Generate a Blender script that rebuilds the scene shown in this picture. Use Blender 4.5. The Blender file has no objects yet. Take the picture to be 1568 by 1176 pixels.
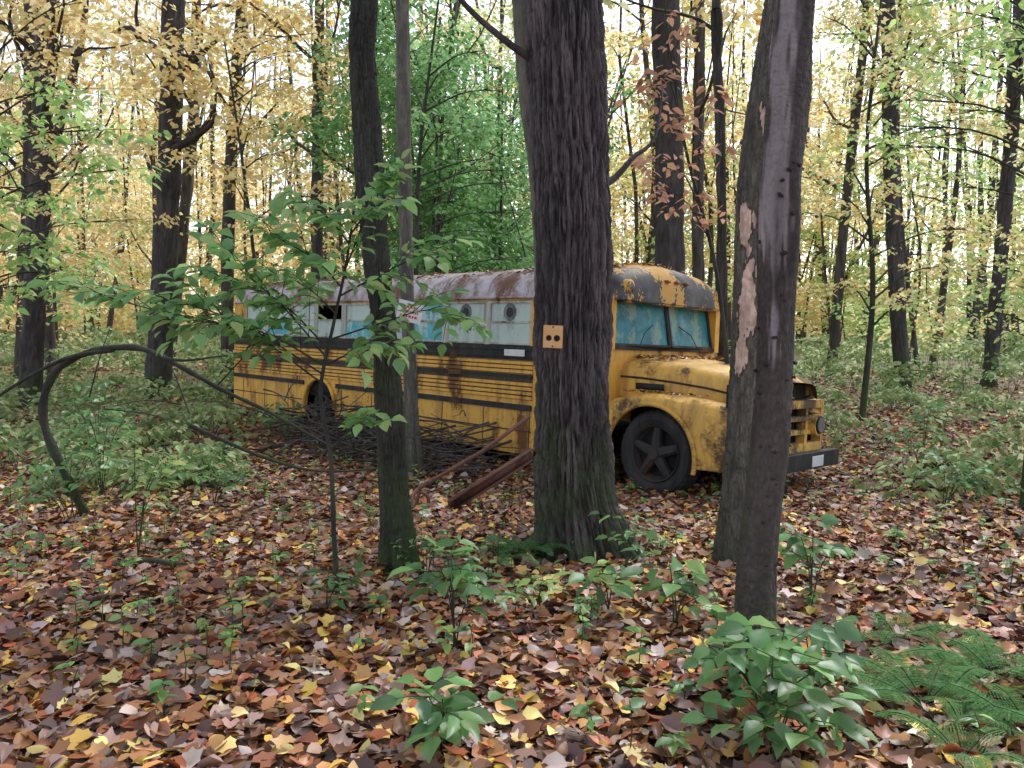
import bpy, math, numpy as np
from mathutils import Vector
R = np.random.RandomState(7)
scene = bpy.context.scene

# ------------------------------------------------------------ helpers
def vn(x, y, z=0.0, seed=0):
    x = np.asarray(x, float); y = np.asarray(y, float)
    z = np.asarray(z, float) + np.zeros_like(x)
    ix, iy, iz = np.floor(x).astype(np.int64), np.floor(y).astype(np.int64), np.floor(z).astype(np.int64)
    fx, fy, fz = x-ix, y-iy, z-iz
    fx, fy, fz = fx*fx*(3-2*fx), fy*fy*(3-2*fy), fz*fz*(3-2*fz)
    def h(a, b, c):
        n = (a*374761393 + b*668265263 + c*1274126177 + seed*974634777) & 0xffffffff
        n = ((n ^ (n >> 13)) * 1274126177) & 0xffffffff
        n = (n ^ (n >> 16)) & 0xffff
        return n/65535.0
    r = 0
    for dx in (0, 1):
        for dy in (0, 1):
            for dz in (0, 1):
                w = (fx if dx else 1-fx)*(fy if dy else 1-fy)*(fz if dz else 1-fz)
                r = r + w*h(ix+dx, iy+dy, iz+dz)
    return r

def sm(t):
    t = np.clip(t, 0, 1); return t*t*(3-2*t)

def ground(x, y):
    x = np.asarray(x, float); y = np.asarray(y, float)
    g = -.34*np.clip((y-2.5)/6.0, 0, 1)
    left = sm((2-x)/8.0)
    g = g + (.10+.22*left)*sm((y-15)/10.0) + .5*left*sm((y-25)/40.0)
    g = g + .05*(vn(x*.7+9, y*.7+3)-.5)
    return g

class MB:
    def __init__(s): s.V=[]; s.F=[]; s.C=[]; s.n=0
    def add(s, v, f, mat=0, col=(0,0,0,0)):
        v = np.asarray(v, float).reshape(-1, 3); f = np.asarray(f, np.int64)
        s.V.append(v); s.F.append((f+s.n, mat))
        c = np.asarray(col, float)
        if c.ndim == 1: c = np.tile(c, (len(v), 1))
        s.C.append(c); s.n += len(v)
    def build(s, name, mats, smooth=True, parent=None):
        me = bpy.data.meshes.new(name)
        V = np.concatenate(s.V); C = np.concatenate(s.C)
        loops = np.concatenate([f.ravel() for f, m in s.F])
        tot = np.concatenate([np.full(len(f), f.shape[1]) for f, m in s.F])
        mi = np.concatenate([np.full(len(f), m) for f, m in s.F])
        st = np.concatenate([[0], np.cumsum(tot)[:-1]])
        me.vertices.add(len(V)); me.vertices.foreach_set("co", V.ravel().astype(np.float32))
        me.loops.add(len(loops)); me.loops.foreach_set("vertex_index", loops.astype(np.int32))
        me.polygons.add(len(tot)); me.polygons.foreach_set("loop_start", st.astype(np.int32))
        for m in mats: me.materials.append(m)
        me.polygons.foreach_set("material_index", mi.astype(np.int32))
        me.polygons.foreach_set("use_smooth", np.full(len(tot), smooth))
        a = me.color_attributes.new("Col", 'FLOAT_COLOR', 'POINT')
        a.data.foreach_set("color", C.ravel().astype(np.float32))
        me.update(calc_edges=True); me.validate()
        o = bpy.data.objects.new(name, me); scene.collection.objects.link(o)
        if parent: o.parent = parent
        return o

def nrm(a):
    return a/np.maximum(np.linalg.norm(a, axis=-1, keepdims=True), 1e-9)

def catmull(P, n):
    P = np.asarray(P, float)
    Q = np.vstack([2*P[0]-P[1], P, 2*P[-1]-P[-2]])
    t = np.linspace(0, len(P)-1-1e-6, n); i = t.astype(int); f = (t-i)[:, None]
    a, b, c, d = Q[i], Q[i+1], Q[i+2], Q[i+3]
    return .5*((2*b)+(-a+c)*f+(2*a-5*b+4*c-d)*f**2+(-a+3*b-3*c+d)*f**3)

def tube(mb, P, r, nseg=6, mat=0, col=(0,0,0,0)):
    P = np.asarray(P, float); n = len(P)
    r = np.asarray(r, float)*np.ones(n)
    T = np.gradient(P, axis=0); T = nrm(T)
    ref = np.array([0.13, 0.31, 1.0]) if abs(T[:, 2]).mean() < .8 else np.array([1.0, .2, 0])
    A = nrm(np.cross(T, ref)); B = np.cross(T, A)
    th = np.linspace(0, 2*np.pi, nseg, endpoint=False)
    V = P[:, None]+r[:, None, None]*(np.cos(th)[None, :, None]*A[:, None]+np.sin(th)[None, :, None]*B[:, None])
    i = np.arange(n-1)[:, None]*nseg; j = np.arange(nseg)[None]; k = (j+1) % nseg
    F = np.stack([i+j, i+k, i+nseg+k, i+nseg+j], -1).reshape(-1, 4)
    mb.add(V.reshape(-1, 3), F, mat, col)
    base = mb.n - n*nseg
    for e in (0, n-1):
        mb.F.append((np.array([[base+e*nseg+q for q in range(nseg)]]), mat))

def trunk(mb, path, nseg=96, dz=.02, amp=.02, f=12, fz=2.2, seed=0, flare=0.0, roots=5, colfn=None, lump=.0, tint=None):
    path = np.asarray(path, float)
    L = path[:, 2].max()-path[:, 2].min()
    n = int(L/dz)
    Q = catmull(path, max(n, 8))
    th = np.linspace(0, 2*np.pi, nseg, endpoint=False)
    z = Q[:, 2][:, None]+0*th[None]
    c, s_ = np.cos(th)[None]+0*z, np.sin(th)[None]+0*z
    r0 = Q[:, 3][:, None]+0*z
    rr = path[:, 3].mean()
    wx = vn(c*rr*9, s_*rr*9, z*5, seed+5)*.9
    n1 = vn(c*rr*f+wx, s_*rr*f, z*fz+wx*.3, seed)
    n1b = vn(c*rr*f*1.4+7, s_*rr*f*1.4+wx, z*fz*1.5+3, seed+21)
    n2 = vn(c*rr*f*2.3, s_*rr*f*2.3+wx, z*fz*2.6, seed+1)
    n3 = vn(c*rr*f*5, s_*rr*f*5, z*fz*9, seed+2)
    n4 = vn(c*rr*f*1.1+3, s_*rr*f*1.1, z*fz*5+wx, seed+33)
    fa = np.clip(1-np.abs(2*n1-1)*2.6, 0, 1); fb = np.clip(1-np.abs(2*n1b-1)*2.6, 0, 1)
    furrow = np.clip(np.maximum(fa, fb*.8)*(.35+.9*n4), 0, 1)
    r = r0-amp*1.2*furrow+amp*.7*(n2-.5)+amp*.6*(n3-.5)
    r = r+lump*(vn(c*1.3, s_*1.3, z*2.0, seed+8)-.5)
    z0 = path[:, 2].min()
    h = np.clip(z-z0, 0, None)
    fl = flare*np.exp(-h/.28)*(.5+.5*np.cos(roots*th[None]+seed+vn(c*2, s_*2, z, seed+3)*2))
    r = r+fl
    X = Q[:, 0][:, None]+r*c; Y = Q[:, 1][:, None]+r*s_
    V = np.stack([X, Y, z], -1).reshape(-1, 3)
    N = len(Q)
    i = np.arange(N-1)[:, None]*nseg; j = np.arange(nseg)[None]; k = (j+1) % nseg
    F = np.stack([i+j, i+k, i+nseg+k, i+nseg+j], -1).reshape(-1, 4)
    col = np.zeros((N, nseg, 4))
    if tint is not None:
        lo, hi, al = tint
        big = vn(c*rr*5+2, s_*rr*5, z*1.6, seed+41)
        w = np.clip(1.0-furrow*1.0, 0, 1)*(.3+.6*n2)*(.5+.6*n3)*(.5+1.0*big)
        w = np.clip(w, 0, 1.2)
        for q in range(3): col[..., q] = lo[q]+(hi[q]-lo[q])*w
        col[..., 3] = al
    if colfn is not None:
        cc = colfn(th[None]+0*z, z, seed); a = cc[..., 3:4]
        col = np.concatenate([cc[..., :3]*a+col[..., :3]*(1-a), np.maximum(a, col[..., 3:4])], -1)
    mb.add(V, F, 0, col.reshape(-1, 4))

# leaf templates
OV = np.array([[0,0,0],[.15,0,-.01],[.4,0,-.02],[.7,0,-.05],[1,0,-.14],
      [.15,.17,.03],[.42,.27,.06],[.74,.17,.02],[.15,-.17,.03],[.42,-.27,.06],[.74,-.17,.02]])
OF = np.array([[0,1,5],[1,6,5],[1,2,6],[2,7,6],[2,3,7],[3,4,7],[0,8,1],[1,8,9],[1,9,2],[2,9,10],[2,10,3],[3,10,4]])
LV = np.array([[0,0,0],[.35,.27,.05],[.35,-.27,.05],[.75,.17,.0],[.75,-.17,.0],[1,0,-.1],[.5,0,-.02]])
LF = np.array([[0,6,1],[0,2,6],[1,6,3],[6,2,4],[6,5,3],[6,4,5]])
QV = np.array([[0,0,0],[.5,-.33,.05],[1,0,-.05],[.5,.33,.05]])
QF = np.array([[0,1,2,3]])
ang = np.array([180,140,122,95,75,52,35,18,0])
rad = np.array([.12,.50,.46,.58,.50,.68,.56,.6,.85])
angs = np.concatenate([ang, -ang[1:-1][::-1]]); rads = np.concatenate([rad, rad[1:-1][::-1]])
MV = np.vstack([[0,0,-.03], np.stack([np.cos(np.radians(angs))*rads, np.sin(np.radians(angs))*rads, .05+.16*(rads-.5)], 1)])
MV[:,0]+=.1; MV *= .75
nm = len(angs)
MF = np.array([[0, 1+(i+1) % nm, 1+i] for i in range(nm)])

def leaves(mb, T, F, org, dx, up, sc, col, mat=1, fold=None, width=None):
    n = len(org)
    if n == 0: return
    x = nrm(dx); y = nrm(np.cross(up, x)); z = np.cross(x, y)
    sc = (np.asarray(sc)*np.ones(n))[:, None, None]
    fo = (1.0 if fold is None else fold)*np.ones(n)
    w = (1.0 if width is None else width)*np.ones(n)
    V = org[:, None]+sc*(T[None, :, 0:1]*x[:, None]+(T[None, :, 1:2]*w[:, None, None])*y[:, None]+(T[None, :, 2:3]*fo[:, None, None])*z[:, None])
    k = len(T)
    FF = (F[None]+(np.arange(n)*k)[:, None, None]).reshape(-1, F.shape[1])
    C = np.ones((n, k, 4)); C[:, :, :3] = col[:, None, :]
    mb.add(V.reshape(-1, 3), FF, mat, C.reshape(-1, 4))

def pal(P, n, rng=R, var=.25, w=None):
    P = np.array(P, float)
    c = P[rng.choice(len(P), n, p=w)]
    return np.clip(c*(1+var*(rng.rand(n, 1)*2-1))*(1+.08*(rng.rand(n, 3)*2-1)), 0, .95)

GREEN = [(.12,.31,.09),(.17,.38,.12),(.24,.46,.16),(.12,.28,.1)]
LGREEN = [(.26,.46,.12),(.35,.55,.16),(.22,.4,.12),(.44,.57,.18)]
YELLOW = [(.92,.70,.28),(.95,.8,.42),(.9,.64,.22),(.8,.7,.28),(.95,.75,.42),(.88,.56,.2)]
YGREEN = [(.68,.7,.26),(.5,.6,.22),(.88,.76,.34),(.4,.52,.18),(.92,.8,.42)]
COPPER = [(.5,.27,.17),(.6,.35,.22),(.4,.2,.12)]

# ------------------------------------------------------------ materials
def newmat(name):
    m = bpy.data.materials.new(name); m.use_nodes = True
    nt = m.node_tree; b = nt.nodes["Principled BSDF"]
    return m, nt, b
def nd(nt, t, **k):
    n = nt.nodes.new(t)
    for a, v in k.items():
        if a in n.inputs: n.inputs[a].default_value = v
        else: setattr(n, a, v)
    return n
def noise(nt, scale, detail=5, stretch=None, coord='Object', rough=.6):
    tc = nd(nt, 'ShaderNodeTexCoord'); n = nd(nt, 'ShaderNodeTexNoise')
    n.inputs['Scale'].default_value = scale; n.inputs['Detail'].default_value = detail; n.inputs['Roughness'].default_value = rough
    if stretch:
        mp = nd(nt, 'ShaderNodeMapping'); mp.inputs['Scale'].default_value = stretch
        nt.links.new(tc.outputs[coord], mp.inputs[0]); nt.links.new(mp.outputs[0], n.inputs['Vector'])
    else: nt.links.new(tc.outputs[coord], n.inputs['Vector'])
    return n
def ramp(nt, src, stops):
    r = nd(nt, 'ShaderNodeValToRGB'); e = r.color_ramp.elements
    while len(e) < len(stops): e.new(.5)
    for i, (p, c) in enumerate(stops):
        e[i].position = p; e[i].color = (c[0], c[1], c[2], 1) if not np.isscalar(c) else (c, c, c, 1)
    nt.links.new(src, r.inputs[0]); return r
def mix(nt, fac, a, b):
    m = nd(nt, 'ShaderNodeMix', data_type='RGBA')
    for s, v in ((m.inputs[0], fac), (m.inputs[6], a), (m.inputs[7], b)):
        if isinstance(v, bpy.types.NodeSocket): nt.links.new(v, s)
        elif np.isscalar(v): s.default_value = v
        else: s.default_value = (v[0], v[1], v[2], 1)
    return m.outputs[2]
def bump(nt, b, src, strength=.5, dist=.01):
    bp = nd(nt, 'ShaderNodeBump'); bp.inputs['Strength'].default_value = strength; bp.inputs['Distance'].default_value = dist
    nt.links.new(src, bp.inputs['Height']); nt.links.new(bp.outputs[0], b.inputs['Normal'])

def bark(name, c1, c2, c3, moss=0.0, fs=1.0, mosscol=(.05,.08,.02)):
    m, nt, b = newmat(name)
    n1 = noise(nt, 14*fs, 6, (1, 1, .18)); n2 = noise(nt, 3*fs, 4)
    r1 = ramp(nt, n1.outputs[0], [(.3, c1), (.5, c2), (.68, c3)])
    at = nd(nt, 'ShaderNodeVertexColor', layer_name="Col")
    col = mix(nt, .45, r1.outputs[0], ramp(nt, n2.outputs[0], [(.35, c1), (.65, c3)]).outputs[0])
    wn = ramp(nt, n1.outputs[0], [(.3, .4), (.66, 1.2)])
    ov = nd(nt, 'ShaderNodeMix', data_type='RGBA', blend_type='MULTIPLY'); ov.inputs[0].default_value = 1
    nt.links.new(at.outputs['Color'], ov.inputs[6]); nt.links.new(wn.outputs[0], ov.inputs[7])
    col = mix(nt, at.outputs['Alpha'], col, ov.outputs[2])
    if moss:
        n4 = noise(nt, 2.2, 6)
        tc = nd(nt, 'ShaderNodeTexCoord'); sx = nd(nt, 'ShaderNodeSeparateXYZ'); nt.links.new(tc.outputs['Object'], sx.inputs[0])
        mr = nd(nt, 'ShaderNodeMapRange'); mr.inputs[1].default_value = 1.2; mr.inputs[2].default_value = -.3; mr.inputs[3].default_value = .0; mr.inputs[4].default_value = .35
        nt.links.new(sx.outputs[2], mr.inputs[0])
        ad = nd(nt, 'ShaderNodeMath', operation='ADD'); nt.links.new(mr.outputs[0], ad.inputs[0]); nt.links.new(n4.outputs[0], ad.inputs[1])
        rm = ramp(nt, ad.outputs[0], [(.6, 0.0), (.82, moss)])
        col = mix(nt, rm.outputs[0], col, mosscol)
    nt.links.new(col, b.inputs['Base Color']); b.inputs['Roughness'].default_value = .8
    n3 = noise(nt, 60*fs, 3, (1, 1, .5))
    ad = nd(nt, 'ShaderNodeMath', operation='ADD'); nt.links.new(n1.outputs[0], ad.inputs[0]); nt.links.new(n3.outputs[0], ad.inputs[1])
    bump(nt, b, ad.outputs[0], 1.0, .018)
    return m

M_bark = bark("bark_dark", (.014,.011,.013), (.045,.036,.04), (.11,.088,.094), .6)
M_bark2 = bark("bark_green_grey", (.01,.01,.009), (.03,.029,.024), (.07,.066,.053), .7)
M_barkL = bark("bark_light_grey", (.05,.047,.042), (.12,.11,.095), (.24,.22,.19), .4)
M_barkS = bark("bark_smooth", (.025,.018,.018), (.05,.038,.038), (.085,.066,.065), .5, .6)
def barkfar():
    m, nt, b = newmat("bark_far"); n = noise(nt, 8, 3, (1, 1, .2))
    nt.links.new(ramp(nt, n.outputs[0], [(.3, (.025,.02,.02)), (.7, (.12,.1,.095))]).outputs[0], b.inputs['Base Color']); b.inputs['Roughness'].default_value = .9
    return m
M_barkF = barkfar()

def leafmat(name, trans=.45, gloss=.06, gam=.8):
    m = bpy.data.materials.new(name); m.use_nodes = True; nt = m.node_tree; nt.nodes.remove(nt.nodes["Principled BSDF"])
    at = nd(nt, 'ShaderNodeVertexColor', layer_name="Col")
    df = nd(nt, 'ShaderNodeBsdfDiffuse'); nt.links.new(at.outputs['Color'], df.inputs[0]); out = df
    if trans > 0:
        tr = nd(nt, 'ShaderNodeBsdfTranslucent')
        g = nd(nt, 'ShaderNodeGamma'); g.inputs[1].default_value = gam
        nt.links.new(at.outputs['Color'], g.inputs[0]); nt.links.new(g.outputs[0], tr.inputs[0])
        mx = nd(nt, 'ShaderNodeMixShader'); mx.inputs[0].default_value = trans
        nt.links.new(df.outputs[0], mx.inputs[1]); nt.links.new(tr.outputs[0], mx.inputs[2]); out = mx
    if gloss > 0:
        gl = nd(nt, 'ShaderNodeBsdfGlossy'); gl.inputs['Roughness'].default_value = .4
        gl.inputs[0].default_value = (.9,.9,.95,1)
        mx = nd(nt, 'ShaderNodeMixShader'); mx.inputs[0].default_value = gloss
        nt.links.new(out.outputs[0], mx.inputs[1]); nt.links.new(gl.outputs[0], mx.inputs[2]); out = mx
    nt.links.new(out.outputs[0], nt.nodes['Material Output'].inputs[0])
    return m
M_leaf = leafmat("leaf_live", .5, .05)
M_leafF = leafmat("leaf_distant", .58, 0, .65)
M_litter = leafmat("leaf_litter", 0, .045)

m, nt, b = newmat("forest_floor"); M_ground = m
tc = nd(nt, 'ShaderNodeTexCoord')
vo = nd(nt, 'ShaderNodeTexVoronoi'); vo.inputs['Scale'].default_value = 13; nt.links.new(tc.outputs['Object'], vo.inputs['Vector'])
vs = nd(nt, 'ShaderNodeSeparateColor'); nt.links.new(vo.outputs['Color'], vs.inputs[0])
r = ramp(nt, vs.outputs[0], [(0, (.05,.025,.018)), (.35, (.12,.06,.04)), (.6, (.2,.1,.06)), (.8, (.26,.17,.13)), (1, (.36,.25,.12))])
sx = nd(nt, 'ShaderNodeSeparateXYZ'); nt.links.new(tc.outputs['Object'], sx.inputs[0])
mr = nd(nt, 'ShaderNodeMapRange'); mr.inputs[1].default_value = 12; mr.inputs[2].default_value = 22
nt.links.new(sx.outputs[1], mr.inputs[0])
n5 = noise(nt, .5, 6); r5 = ramp(nt, n5.outputs[0], [(.4, .3), (.6, 1)])
mm = nd(nt, 'ShaderNodeMath', operation='MULTIPLY'); nt.links.new(mr.outputs[0], mm.inputs[0]); nt.links.new(r5.outputs[0], mm.inputs[1])
n6 = noise(nt, 9, 4)
cg = mix(nt, mm.outputs[0], r.outputs[0], ramp(nt, n6.outputs[0], [(.3, (.07,.1,.03)), (.6, (.2,.24,.09)), (.8, (.4,.34,.14))]).outputs[0])
nt.links.new(cg, b.inputs['Base Color']); b.inputs['Roughness'].default_value = .8
bump(nt, b, vo.outputs['Distance'], .6, .03)

def paint(name, base, dirt, rust, dirt_amt=(.42, .62), rust_amt=(.58, .66), rough=.5, streak=True, sc=2.2, grime=None):
    m, nt, b = newmat(name)
    n1 = noise(nt, sc, 8, (1, 1, .6)); n2 = noise(nt, 5, 8, (1.6, 1, .16) if streak else None); n3 = noise(nt, 30, 5)
    c = mix(nt, ramp(nt, n2.outputs[0], [(dirt_amt[0], 0.0), (dirt_amt[1], .85)]).outputs[0], base, dirt)
    if grime:
        n7 = noise(nt, 11, 6, (1, 1, .5)); c = mix(nt, ramp(nt, n7.outputs[0], [(.54, 0.0), (.7, .75)]).outputs[0], c, grime)
    ad = nd(nt, 'ShaderNodeMath', operation='MULTIPLY_ADD'); nt.links.new(n3.outputs[0], ad.inputs[0]); ad.inputs[1].default_value = .25
    nt.links.new(n1.outputs[0], ad.inputs[2])
    c = mix(nt, ramp(nt, ad.outputs[0], [(rust_amt[0]+.1, 0.0), (rust_amt[1]+.1, .95)]).outputs[0], c, rust)
    nt.links.new(c, b.inputs['Base Color'])
    nt.links.new(ramp(nt, ad.outputs[0], [(.4, rough), (.8, .9)]).outputs[0], b.inputs['Roughness'])
    bump(nt, b, n3.outputs[0], .15, .004)
    return m
M_yel = paint("bus_yellow", (.78,.42,.07), (.42,.22,.06), (.14,.055,.022), (.46, .7), (.55,.65), .38, grime=(.36,.18,.05))
M_yel2 = paint("bus_yellow_hood", (.76,.44,.09), (.42,.23,.07), (.08,.045,.028), (.44,.68), (.52,.62), .33, grime=(.3,.15,.05))
M_blk = paint("bus_black_trim", (.012,.012,.014), (.05,.04,.035), (.14,.06,.03), (.5,.7), (.6,.7))
M_cap = paint("bus_cap_black", (.03,.028,.032), (.09,.075,.085), (.62,.35,.09), (.45,.65), (.5,.52), .35, False, 1.9)
M_roof = paint("bus_roof", (.52,.5,.58), (.32,.22,.18), (.14,.065,.04), (.42,.64), (.5,.62), .35, False, grime=(.36,.2,.11))
M_glass = paint("window_frosted", (.5,.6,.57), (.34,.42,.41), (.16,.18,.17), (.45,.7), (.6,.75), .2)
M_teal = paint("window_teal", (.06,.36,.45), (.12,.46,.54), (.5,.6,.58), (.4,.6), (.56,.62), .2, False)
M_tealw = paint("windshield_teal", (.02,.22,.27), (.012,.1,.14), (.25,.36,.31), (.45,.62), (.53,.61), .2, False, 3.5)
M_alu = paint("window_frame", (.5,.52,.48), (.25,.22,.18), (.14,.08,.05), rough=.4)
M_rust = paint("rusty_steel", (.13,.05,.036), (.18,.08,.05), (.06,.028,.02), rough=.7)
M_rubber = paint("tyre_rubber", (.016,.016,.018), (.045,.042,.042), (.05,.045,.042), rough=.7)
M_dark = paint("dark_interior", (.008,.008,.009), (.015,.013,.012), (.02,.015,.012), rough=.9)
M_wheel = paint("wheel_steel", (.028,.025,.027), (.05,.042,.038), (.07,.04,.03), rough=.6)
m, nt, b = newmat("headlamp_glass"); b.inputs['Base Color'].default_value = (.3,.3,.3,1); b.inputs['Roughness'].default_value = .12; b.inputs['Metallic'].default_value = .5; M_lamp = m
m, nt, b = newmat("plate_white"); n = noise(nt, 12, 4); nt.links.new(ramp(nt, n.outputs[0], [(.3, (.6,.62,.65)), (.7, (.75,.76,.8))]).outputs[0], b.inputs['Base Color']); M_white = m
m, nt, b = newmat("amber"); b.inputs['Base Color'].default_value = (.25,.07,.03,1); M_amber = m

# ------------------------------------------------------------ world, sun, camera
w = bpy.data.worlds.new("World"); scene.world = w; w.use_nodes = True
nt = w.node_tree; bg = nt.nodes['Background']
sky = nd(nt, 'ShaderNodeTexSky', sky_type='NISHITA'); sky.sun_disc = False
SE, SR = math.radians(48), math.radians(32)
sky.sun_elevation = SE; sky.sun_rotation = SR; sky.dust_density = 1.5; sky.air_density = 1.0
hs = nd(nt, 'ShaderNodeHueSaturation'); hs.inputs['Saturation'].default_value = .42; hs.inputs['Value'].default_value = 2.0
nt.links.new(sky.outputs[0], hs.inputs['Color']); nt.links.new(hs.outputs[0], bg.inputs[0]); bg.inputs[1].default_value = .15
sl = bpy.data.lights.new("sun", 'SUN'); sl.energy = 3.6; sl.angle = math.radians(22); sl.color = (1, .97, .93)
so = bpy.data.objects.new("sun", sl); scene.collection.objects.link(so)
dv = Vector((math.sin(SR)*math.cos(SE), math.cos(SR)*math.cos(SE), math.sin(SE)))
so.rotation_euler = dv.to_track_quat('Z', 'Y').to_euler()
scene.view_settings.view_transform = 'Standard'; scene.view_settings.look = 'None'; scene.view_settings.exposure = 0
cd = bpy.data.cameras.new("camera"); cam = bpy.data.objects.new("camera", cd); scene.collection.objects.link(cam)
cam.location = (0, 0, 1.6); cam.rotation_euler = (math.radians(90-5.06), 0, 0)
cd.lens = 28; cd.sensor_width = 36; cd.clip_end = 1000; scene.camera = cam

# ------------------------------------------------------------ ground sheet
gx = np.concatenate([-np.geomspace(300, 14, 30), np.linspace(-13.5, 13.5, 109), np.geomspace(14, 300, 30)])
gy = np.concatenate([-np.geomspace(300, 4, 20), np.linspace(-3.5, 20, 95), np.geomspace(20.5, 400, 50)])
XX, YY = np.meshgrid(gx, gy); ZZ = ground(XX, YY)
mb = MB(); nx = len(gx)
i = np.arange(len(gy)-1)[:, None]*nx; j = np.arange(nx-1)[None]
mb.add(np.stack([XX, YY, ZZ], -1).reshape(-1, 3), np.stack([i+j, i+j+1, i+nx+j+1, i+nx+j], -1).reshape(-1, 4))
mb.build("ground", [M_ground])

# ------------------------------------------------------------ leaf litter
LIT = [(.29,.115,.05),(.38,.165,.075),(.19,.085,.048),(.1,.052,.038),(.46,.3,.22),(.58,.46,.41),(.68,.44,.09),(.78,.6,.22),(.42,.125,.055),(.27,.165,.135),(.54,.28,.1),(.36,.24,.2),(.22,.12,.09)]
LW = np.array([.15,.13,.12,.09,.07,.05,.055,.045,.075,.07,.08,.06,.06])
mb = MB()
def litter(n, x0, x1, y0, y1, s0, s1, lo, zr, fan=True):
    y = y0+(y1-y0)*R.rand(n); x = (x0+(x1-x0)*R.rand(n))
    if fan: x = x*(y+1.6)/(y1+1.6)
    z = ground(x, y)+.006+zr*R.rand(n)**1.5
    a = R.rand(n)*2*np.pi
    dx = np.stack([np.cos(a), np.sin(a), (R.rand(n)-.5)*.8], 1)
    up = np.stack([(R.rand(n)-.5)*1.3, (R.rand(n)-.5)*1.3, np.ones(n)], 1)
    s = s0+(s1-s0)*R.rand(n)
    c = pal(LIT, n, R, .35, LW/LW.sum())
    c = c*(.78+.46*vn(x*1.3, y*1.3, 0, 77))[:, None]
    fold = (R.rand(n)*6-2)
    o = np.stack([x, y, z], 1)
    mk = R.rand(n)
    if lo: leaves(mb, LV, LF, o, dx, up, s, c, 0, fold, .8+.9*R.rand(n))
    else:
        a_ = mk < .72
        leaves(mb, OV, OF, o[a_], dx[a_], up[a_], s[a_], c[a_], 0, fold[a_], .8+.8*R.rand(a_.sum()))
        b_ = ~a_
        leaves(mb, MV, MF, o[b_], dx[b_], up[b_], s[b_]*1.15, c[b_], 0, fold[b_], .8+.3*R.rand(b_.sum()))
litter(27000, -5.6, 5.6, 1.2, 6.5, .045, .11, False, .05)
litter(40000, -12.5, 12.5, 6.0, 15, .06, .115, True, .05)
litter(14000, -18, 18, 14, 26, .09, .15, True, .06)
mb.build("fallen_leaves", [M_litter])

# ------------------------------------------------------------ spray foliage
def spray(mb, c, rad, thick, n, size, P, rng=R, T=QV, F=QF, droop=.25):
    a = rng.rand(n)*2*np.pi; q = np.sqrt(rng.rand(n))*rad*(.7+.3*np.cos(3*a+rng.rand()*6))
    lay = (rng.randint(0, 3, n)-1)*thick
    o = np.stack([c[0]+q*np.cos(a), c[1]+q*np.sin(a), c[2]+lay+rng.randn(n)*thick*.35-droop*q*q/rad], 1)
    b = a+rng.randn(n)*.9
    dx = np.stack([np.cos(b), np.sin(b), -.25-.5*rng.rand(n)], 1)
    up = np.stack([rng.randn(n)*.55, rng.randn(n)*.55, np.ones(n)], 1)
    leaves(mb, T, F, o, dx, up, size*(.6+.8*rng.rand(n)), pal(P, n, rng, .22), 1)

def limb(mb, p, d, L, r, rng, depth, tips, nseg=6):
    k = 6; pts = [np.array(p, float)]; d = np.array(d, float); d /= np.linalg.norm(d)
    for q in range(k):
        d = d+rng.randn(3)*.16+np.array([0, 0, .05]); d /= np.linalg.norm(d)
        pts.append(pts[-1]+d*L/k)
    tube(mb, pts, np.linspace(r, r*.35, k+1), nseg, 0)
    tips.append(pts[-1])
    if depth > 0:
        for q in range(3):
            i = rng.randint(2, k); dd = d+rng.randn(3)*.7
            limb(mb, pts[i], dd, L*.55, r*.5, rng, depth-1, tips, max(3, nseg-2))

def full_tree(path, mat, sd, P, nlimb=8, crown_z=5, H=12, leafn=120, lsize=.14, srad=.9, limblen=2.6, **kw):
    rng = np.random.RandomState(sd); mb = MB()
    path = np.array(path, float)
    top = path[-1]; lean = (path[-1]-path[-2]); lean = lean/max(lean[2], .1)
    steps = [path]
    z = top[2]; p = top.copy()
    while z < H-1:
        p = p+lean*1.0*np.array([1, 1, 0, 0])+np.array([rng.randn()*.12, rng.randn()*.12, 2.0, 0]); p[3] = max(p[3]*.84, .03); z = p[2]
        steps.append(p[None].copy())
    full = np.vstack(steps)
    trunk(mb, path, **kw)
    up = full[len(path)-1:]
    if len(up) > 1: tube(mb, catmull(up[:, :3], len(up)*3), catmull(up, len(up)*3)[:, 3]*.97, 14, 0)
    tips = []
    for i in range(nlimb):
        z = crown_z+(H-crown_z)*(i+rng.rand())/nlimb*.95
        c = np.array([np.interp(z, full[:, 2], full[:, k]) for k in range(4)])
        a = rng.rand()*6.28
        limb(mb, c[:3], (math.cos(a), math.sin(a), .5+.4*rng.rand()), limblen*(.6+.6*rng.rand())*(1.1-.4*z/H), max(c[3]*.4, .025), rng, 1, tips)
    for t in tips:
        if leafn: spray(mb, t, srad*(.6+.6*rng.rand()), .14, leafn, lsize, P, rng)
    return mb, full

def peel(th, z, seed):
    col = np.zeros(th.shape+(4,))
    n = vn(np.cos(th)*4, np.sin(th)*4, z*9, 3)*.5+vn(np.cos(th)*9, np.sin(th)*9, z*22, 4)*.5
    n2 = vn(np.cos(th)*3, np.sin(th)*3, z*30, 5)
    dth = np.angle(np.exp(1j*(th-math.radians(244))))
    def blob(zc, hz, hw, off=0): return 1-((z-zc)/hz)**2-((dth-off)/hw)**2
    m = np.maximum.reduce([blob(2.2, .14, .55, -.15), blob(1.8, .18, .48, .2), blob(1.58, .22, .6, .0), blob(1.32, .16, .5, -.2), blob(2.02, .05, .2, .1), blob(2.9, .12, .4, .3)])+(n-.5)*2.2
    a = (m > .28).astype(float)
    col[..., 0] = .55+.35*n2; col[..., 1] = .37+.3*n2; col[..., 2] = .3+.27*n2; col[..., 3] = a
    rim = ((m > .0) & (m <= .28)); col[rim] = (.04,.025,.02,.9)
    return col
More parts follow.
